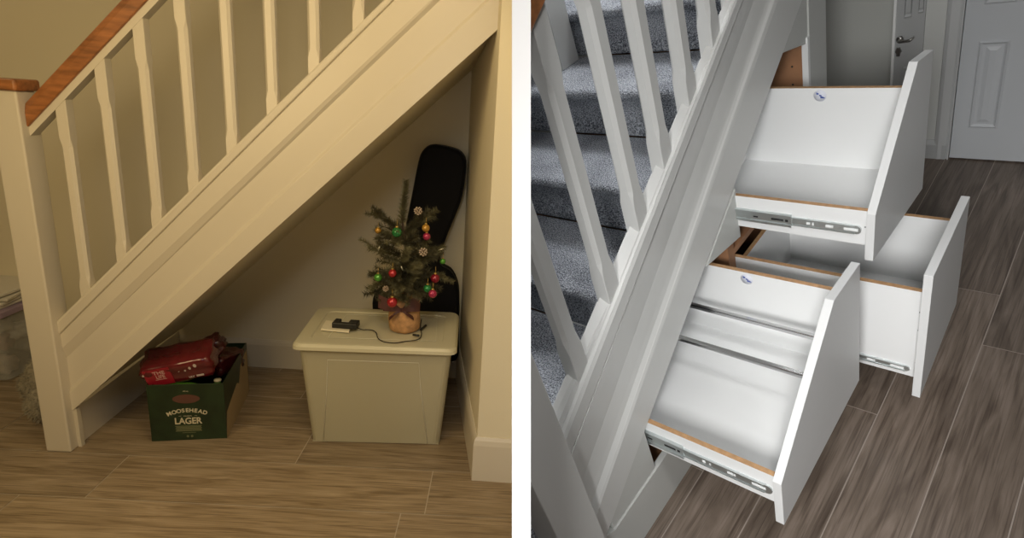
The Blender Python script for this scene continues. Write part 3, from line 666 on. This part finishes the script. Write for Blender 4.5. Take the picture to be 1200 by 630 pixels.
# ---------- cabinet carcass, fascia, plinth, drawers
cab = empty('drawer_cabinet', 'R', (XF, 1.2, 0), 'white built-in understair cabinet with three big pull-out drawers standing open', 'cabinet')
def face_poly(pts, th=.012, off=0): 
    q = [A_(x, y, 'x', XF + off) for x, y in pts]
    return MB().prism(q, (-th, 0, 0))
def tri(name, pts, **k): ob(name, face_poly(pts, off=-.004), FAS, cab, bevel=.0012)
zpl = .158
na1_ = na1 + .002
mb = MB().prism([(XF, na1_, 0), (XF, 1.745, 0), (XF, 1.745, zpl), (XF, .50, zpl), (XF, .47, botR(.47) - .003), (XF, na1_, botR(.47) - .003)], (-.016, 0, 0)).clip('R', 'R'); ob('plinth', mb, FAS, cab, bevel=.0015)
q1 = A_(770, 549, 'x', XF); q0 = A_(756, 503, 'x', XF)
mb = MB().prism([(XF - .004, .50, zpl + .003), (XF - .004, q1.y, zpl + .003), (XF - .004, q0.y, botR(q0.y) - .004), (XF - .004, .50, botR(.50) - .004)], (-.016, 0, 0)).clip('R', 'R'); ob('fascia_panel', mb, FAS, cab, bevel=.0012)
tri('fascia_panel', [(828.5, 312), (868, 277), (862, 221)])
tri('fascia_panel', [(917.5, 62), (946.5, 50.5), (945.2, -12), (943, -7)])
# carcass panels
mb = MB().box((XF - .62, 1.205, .02), (XF - .02, 1.240, botR(1.205) - .01)); mb.clip('R', 'R'); ob('divider', mb, CARC, cab)
mb = MB().box((XF - .62, 1.240, .445), (XF - .02, 1.735, .462)); mb.clip('R', 'R'); ob('shelf', mb, CARC, cab, label='dark brown horizontal divider')
mb = MB().box((XF - .62, 1.735, .02), (XF - .016, 1.752, botR(1.735) - .02))
mb.clip('R', 'R'); oo = ob('carcass_side', mb, CARC, cab)
for z in (.60, .655, .71, .765, .82):
    for x in (XF - .045,): ob('shelf_hole', MB().lathe([(.0001, 0), (.003, 0), (.003, .0008), (.0001, .0008)], (x, 1.7345, z), 10, axis=(0, -1, 0)), DARK, oo)
mb = MB().box((XF - .016, 1.733, .3), (XF + .001, 1.7475, botR(1.735) - .13)); ob('edge_strip', mb, MEL, cab, label='bright white front edge strip of the carcass')
mb = MB().box((XF - .62, .66, .02), (XF - .02, .676, .30)); mb.clip('R', 'R'); ob('carcass_side', mb, CARC, cab)
mb = MB().box((XF - .62, .70, .10), (XF - .02, 1.205, .118)); mb.clip('R', 'R'); ob('carcass_base', mb, CARC, cab)
mb = MB().prism([(XF - .62, .50, .02), (XF - .62, 1.735, .02), (XF - .62, 1.735, botR(1.735) - .03), (XF - .62, .50, botR(.50) - .03)], (-.02, 0, 0)); mb.clip('R', 'R'); ob('carcass_back', mb, CARC, cab)

def board(mb, a, b, top_mi=1):
    """board with raw chipboard showing on its top edge"""
    mb.box(a, b); z = max(a[2], b[2])
    for f in mb.bm.faces:
        if all(abs(v.co.z - z) < 1e-6 for v in f.verts): f.material_index = top_mi
SCREW = mat('grey_screw_cap', (.30, .31, .31), .5)
def drawer(an, af, z0n, z1n, z1f, zfl, xb, xfr, outer, label, runner, tilt=0):
    t = .012
    xi = xfr - .018
    mb = MB(); mb.box((xb, an + t, zfl - .012), (xi, af - t, zfl)); base_ = ob('drawer', mb, MEL, cab); base_['label'] = label
    for nm, y0, y1, z1 in (('side_panel', an, an + t, z1n), ('side_panel', af - t, af, z1f)):
        mb = MB(); board(mb, (xb, y0, z0n), (xi, y1, z1)); ob(nm, mb, [MEL, CHIP], base_)
    mb = MB(); board(mb, (xb, an + t, z0n), (xb + t, af - t, z1f)); ob('back_panel', mb, [MEL, CHIP], base_)
    pts = outer
    mb = MB().prism([Vector((xfr, y, z)) for y, z in pts], (-.018, 0, 0)); ob('front_panel', mb, FRT, base_, bevel=.0009)
    # telescopic runner on the near side
    za, zb, xs, xm, xe = runner
    mb = MB(); y = an
    mb.box((xs, y - .006, za), (xm, y, zb)); h = zb - za
    mb.box((xs, y - .009, zb - h * .2), (xm, y - .006, zb)); mb.box((xs, y - .009, za), (xm, y - .006, za + h * .2))
    ob('runner', mb, STEEL, base_, bevel=.0006)
    mb = MB(); k = h * .16
    n = 8
    ptsr = [(xm, za + k), (xe - h * .3, za + k)] + [(xe - h * .3 + h * .3 * math.cos(q), (za + zb) / 2 + (h / 2 - k) * math.sin(q)) for q in [-math.pi / 2 + math.pi * j / n for j in range(1, n)]] + [(xe - h * .3, zb - k), (xm, zb - k)]
    mb.prism([Vector((x, y - .004, z)) for x, z in ptsr], (0, .004, 0)); 
    mb.box((xm, y - .006, zb - k - .003), (xe - h * .4, y - .004, zb - k)); mb.box((xm, y - .006, za + k), (xe - h * .4, y - .004, za + k + .003))
    ob('runner', mb, STEEL, base_, label='narrower inner steel runner member')
    zc = (za + zb) / 2
    for x, ww, hh in ((xm - .035, .030, .006), (xm - .012, .007, .007), (xm - .09, .012, .004)): ob('runner_slot', MB().box((x - ww / 2, y - .0066, zc - hh / 2), (x + ww / 2, y - .006, zc + hh / 2)), DARK, base_)
    ln = xe - xm
    for f_, ww in ((.25, .008), (.32, .004), (.55, .014), (.6, .004), (.86, .03)): ob('runner_slot', MB().box((xm + ln * f_ - ww / 2, y - .0048, zc - .0035), (xm + ln * f_ + ww / 2, y - .004, zc + .0035)), mat('bright_slot', (.85, .87, .87), .4), base_)
    return base_
def outer_poly(px, x): return [(p.y, p.z) for p in (A_(a, b, 'x', x) for a, b in px)]
# lower drawer
xo = -.339; an = .707
n1 = A_(760, 496, 'y', an).z; nb = A_(783, 531, 'y', an).z; n2 = A_(910, 558.6, 'y', an).z; nb2 = A_(914, 590, 'y', an).z
fl = .252; j1 = A_(808, 375, 'z', fl); j2 = A_(955, 412, 'z', fl); af = (j1.y + j2.y) / 2
ft = (A_(831, 310, 'y', af - .012).z + A_(977, 341, 'y', af - .012).z) / 2
op = outer_poly([(919, 615), (915.5, 568), (977.5, 352), (1008, 308), (1007, 445)], xo)
op = [(op[0][0] - .0, op[0][1]), op[1], op[2], op[3], op[4]]
dl = drawer(an, af + .0, (nb + nb2) / 2, (n1 + n2) / 2, ft, fl, -.98, xo, op, 'lowest and nearest drawer with two chrome rails inside', (.250, .292, -.70, -.575, -.367))
for pa, pb in (((812, 353), (957, 400)), ((795, 394), (941, 440))):
    a = A_(*pa, 'z', .40); b = A_(*pb, 'z', .40); yy = (a.y + b.y) / 2
    mb = MB().box((-.97, yy - .006, .393), (xo - .018, yy + .006, .405)); ob('hanging_rail', mb, CHROME, dl, bevel=.002)
# upper drawer
xo = -.341; an = 1.248
n1 = A_(863, 226.7, 'y', an).z; n2 = A_(1017, 250.5, 'y', an).z; nb = A_(866, 263, 'y', an).z; nb2 = A_(1015.6, 288.6, 'y', an).z
fl = .553; j1 = A_(879, 181, 'z', fl); j2 = A_(1030, 200.3, 'z', fl); af = (j1.y + j2.y) / 2
ft = (A_(903, 100.3, 'y', af - .012).z + A_(1020, 106.7, 'y', af - .012).z) / 2
up_af = af
du = drawer(an, af, (nb + nb2) / 2, (n1 + n2) / 2, ft, fl, j1.x - .01, xo, outer_poly([(1023, 306), (1026, 252), (1076, 72), (1094, 58), (1081, 221)], xo), 'topmost drawer beside the far post with a tall slanted front', (.562, .596, -.72, -.525, -.370))
# middle drawer
xo = -.217; an = 1.244
n1 = A_(870, 297, 'y', an).z; n2 = A_(1084, 349, 'y', an).z; nb = A_(1007, 423.5, 'y', an).z; nb2 = A_(1074.6, 443, 'y', an).z
fl = .172; j1 = A_(925, 298, 'z', fl); j2 = A_(1086, 329, 'z', fl); af = (j1.y + j2.y) / 2
ft = (A_(1060, 252.4, 'y', af - .012).z + A_(1117, 259.4, 'y', af - .012).z) / 2
dm = drawer(an, af, (nb + nb2) / 2, (n1 + n2) / 2, ft, fl, j1.x, xo, outer_poly([(1078, 466), (1094, 324), (1137, 230), (1120.6, 356)], xo), 'farthest pulled middle drawer behind the lowest one with a flat topped front', (.162, .188, -.70, -.45, -.251))
print('DRW', j1, j2, af, ft, up_af)
# screw caps and round stickers
for px, py in ((1079, 366), (1077, 387), (1073.6, 425)): ob('screw_cap', MB().lathe([(.0001, 0), (.0032, 0), (.0028, .0012), (.0001, .0014)], A_(px, py, 'y', 1.244), 10, axis=(0, -1, 0)), SCREW, dm)
mb = MB().lathe([(.0001, 0), (.0024, 0), (.002, .001), (.0001, .001)], A_(1014, 266, 'y', 1.248), 10, axis=(0, -1, 0)); ob('screw_cap', mb, SCREW, du)
def sticker(px, py, yy, dr):
    c = A_(px, py, 'y', yy - .0122); mb = MB().lathe([(.0001, 0), (.016, 0), (.016, .0004), (.0001, .0004)], c, 22, axis=(0, -1, 0)); o = ob('round_sticker', mb, mat('pale_sticker', (.70, .72, .80), .5), dr)
    for (x, z, w, h) in ((-.009, .003, .006, .006), (-.002, -.001, .006, .004), (.001, -.007, .008, .006), (.009, -.007, .003, .003)):
        q = c + Vector((x, -.0006, z)); ob('sticker_print', MB().prism([q, q + Vector((w, 0, 0)), q + Vector((w, 0, h * .6)), q + Vector((0, 0, h))], (0, -.0004, 0)), mat('blue_print', (.06, .10, .36), .5), dr)
sticker(961, 112, up_af, du); sticker(875, 327, A_(808, 375, 'z', .252).y * .5 + A_(955, 412, 'z', .252).y * .5, dl)

# post closing the stairs, walls and doors beyond
mb = MB().box((XF - .05, 1.748, 0), (XF, 1.875, 2.0)); struct('trim_1', mb, FAS, 'R', bevel=.002)
YW = 2.6
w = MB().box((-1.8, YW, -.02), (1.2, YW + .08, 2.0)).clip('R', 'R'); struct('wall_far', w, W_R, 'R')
def wx(px, py=0): return A_(px, py, 'y', YW).x
# pale wall strip with its skirting left of the door frame
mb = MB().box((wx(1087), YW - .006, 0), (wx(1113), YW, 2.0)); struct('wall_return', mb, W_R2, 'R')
sx0, sx1 = wx(1082, 180), wx(1098, 186)
mb = MB().loft([[Vector((x, YW - .006 - u, z)) for u, z in ((0, 0), (.014, 0), (.014, .062), (.006, .078), (0, .08))] for x in (sx0, sx1 + .03)]); struct('baseboard_far', mb, mat('grey_white_gloss', (.42, .43, .43), .4), 'R')
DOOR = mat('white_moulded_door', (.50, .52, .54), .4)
def panel_ring(mb, x0, x1, z0, z1, y, w=.016):
    for (o, i, yo, yi) in ((0, w * .5, 0, .004), (w * .5, w, .004, -.003)):
        pass
    def rect(k, yy): return [Vector((x0 + k, yy, z0 + k)), Vector((x1 - k, yy, z0 + k)), Vector((x1 - k, yy, z1 - k)), Vector((x0 + k, yy, z1 - k))]
    mb.loft([rect(0, y + .002), rect(0, y - .0015), rect(w * .35, y - .006), rect(w * .7, y - .0015), rect(w, y + .001), rect(w * 1.2, y + .001), rect(w * 2.2, y - .004)], cap=True)
# door_2 (closed, right)
xl = (wx(1132) + wx(1115, 182)) / 2; xr = xl + .62
dz0 = .006; yd = YW - .012
mb = MB().box((xl, yd, dz0), (xr, yd + .03, 1.62)); d2 = struct('door_2', mb, DOOR, 'R', base=(xl, yd, 0))
pl0 = A_(1136.5, 149, 'y', yd); pl1 = A_(1146, 48, 'y', yd); pr0 = A_(1170, 151, 'y', yd)
up0 = A_(1152, 5, 'y', yd)
wP = pr0.x - pl0.x; xp = (pl0.x + pl1.x) / 2
for xa in (xp, xp + wP + .085):
    for z0, z1 in ((pl0.z, pl1.z), (up0.z, up0.z + .42), (up0.z + .48, up0.z + .75)):
        mb = MB(); panel_ring(mb, xa, xa + wP, z0, z1, yd); ob('door_panel', mb, DOOR, d2, 'R')
# architrave and lining
mb = MB(); prof = [(0, 0), (.006, .012), (.02, .018), (.05, .014), (.058, .008), (.06, 0)]
xa = wx(1111); xb_ = xl - .006
kk = (xb_ - xa) / .06
mb.loft([[Vector((xa + u * kk, YW - .004 - v, z)) for u, v in prof] for z in (0, 1.66)])
struct('trim_2', mb, mat('frame_gloss', (.50, .51, .51), .35), 'R')
mb = MB().box((xl - .006, YW - .022, 0), (xl - .002, YW, 1.64)); struct('trim_3', mb, mat('frame_gloss', (.5, .51, .51), .35), 'R')
# door_1 (left, standing ajar) 
q0 = A_(1049, 0, 'y', YW - .05); q1_ = A_(1043.5, 105, 'y', YW - .05); xl1 = (q0.x + q1_.x) / 2
xr1 = wx(1087)
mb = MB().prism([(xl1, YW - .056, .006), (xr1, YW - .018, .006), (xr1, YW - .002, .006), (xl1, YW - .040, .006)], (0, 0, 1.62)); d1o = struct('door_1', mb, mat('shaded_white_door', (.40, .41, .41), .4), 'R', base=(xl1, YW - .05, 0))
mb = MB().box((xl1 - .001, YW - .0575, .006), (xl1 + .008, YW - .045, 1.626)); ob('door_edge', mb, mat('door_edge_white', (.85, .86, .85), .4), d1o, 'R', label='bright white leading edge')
for (px0, px1, py0, py1) in ((1057, 1080, 76, 125), (1061, 1072, -30, 20), (1076, 1085, -30, 16)):
    a0 = A_(px0, py1, 'y', YW - .03); a1 = A_(px1, py0, 'y', YW - .03)
    def yy(x): return YW - .057 + .038 * (x - xl1) / (xr1 - xl1)
    k = [Vector((x, yy(x) - .001, z)) for x, z in ((a0.x, a0.z), (a1.x, a0.z), (a1.x, a1.z), (a0.x, a1.z))]
    kc = sum(k, Vector()) / 4
    mb = MB().loft([k, [v + Vector((0, -.004, 0)) + (kc - v) * .08 for v in k], [v + (kc - v) * .18 for v in k], [v + Vector((0, -.003, 0)) + (kc - v) * .3 for v in k]])
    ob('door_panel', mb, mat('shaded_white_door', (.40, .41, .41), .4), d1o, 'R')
hc = A_(1054, 46, 'y', YW - .062); he = A_(1068, 45, 'y', YW - .072)
mb = MB().lathe([(.0001, 0), (.012, 0), (.012, .006), (.0001, .007)], hc + Vector((.002, 0, 0)), 16, axis=(0, -1, 0)); mb.tube([hc + Vector((.002, 0, 0)), hc + Vector((.002, -.024, 0)), hc + Vector((.008, -.028, 0)), he + Vector((0, -.02, 0)), he + Vector((.012, -.018, .010))], [.004, .0045, .005, .005, .0035], 10)
ob('door_handle', mb, mat('brushed_nickel', (.35, .34, .32), .3, .9), d1o, 'R')
lc = A_(1053, 60, 'y', YW - .060); mb = MB().lathe([(.0001, 0), (.010, 0), (.010, .004), (.0001, .005)], lc, 14, axis=(0, -1, 0)); mb.box((lc.x - .006, lc.y - .006, lc.z - .018), (lc.x + .006, lc.y, lc.z + .014)); ob('lock_plate', mb, mat('brushed_nickel', (.35, .34, .32), .3, .9), d1o, 'R')

# ================================================================== LIGHT
def area(name, loc, target, size, power, col, spread=180, sy=None):
    l = bpy.data.lights.new(name, 'AREA'); l.energy = power; l.color = col; l.size = size; l.spread = math.radians(spread)
    if sy: l.shape = 'RECTANGLE'; l.size_y = sy
    else: l.shape = 'DISK'
    o = bpy.data.objects.new(name, l); COL.objects.link(o); o.location = loc
    o.rotation_euler = (Vector(target) - Vector(loc)).to_track_quat('-Z', 'Y').to_euler(); return o
WARM = (1, .75, .38); LP1 = 7.2; LP2 = 11
area('ceiling_and_fill_light', (-.28, 1.22, 2.3), (-.8, 2.3, .6), .6, LP1, WARM, 170)
area('ceiling_and_fill_light', (-1.35, .72, 1.55), (-.7, 2.6, .5), 1.0, LP2, WARM, 170)  # soft fill added at head height to brighten the cupboard
area('hall_fill_light', (-2.6, 1.9, 2.4), (-2.3, 2.6, .3), .6, 2.2, WARM, 170)
def Rw(p): return T['R'] @ Vector(p)
area('window_light', Rw((.17, -1.12, 1.8)), Rw((-.45, .9, .35)), .65, 15, (1, .99, .975), 80, .6)
area('hall_fill_light', Rw((.35, .3, 2.5)), Rw((-.7, .5, .3)), .4, 4, (1, .99, .975), 100)  # weak overhead fill added to brighten the newel and string
area('stair_fill_light', Rw((-1.08, 2.0, 2.35)), Rw((-.95, .5, .5)), .5, 9, (.98, .99, 1), 110, .5)  # soft fill added above the stairs to brighten the carpet
w = bpy.data.worlds.new('world'); bpy.context.scene.world = w; w.use_nodes = True
w.node_tree.nodes['Background'].inputs[0].default_value = (1, .95, .9, 1); w.node_tree.nodes['Background'].inputs[1].default_value = .05
vs = bpy.context.scene.view_settings; vs.view_transform = 'Standard'; vs.look = 'None'; vs.exposure = 0; vs.gamma = 1; vs.use_curve_mapping = False
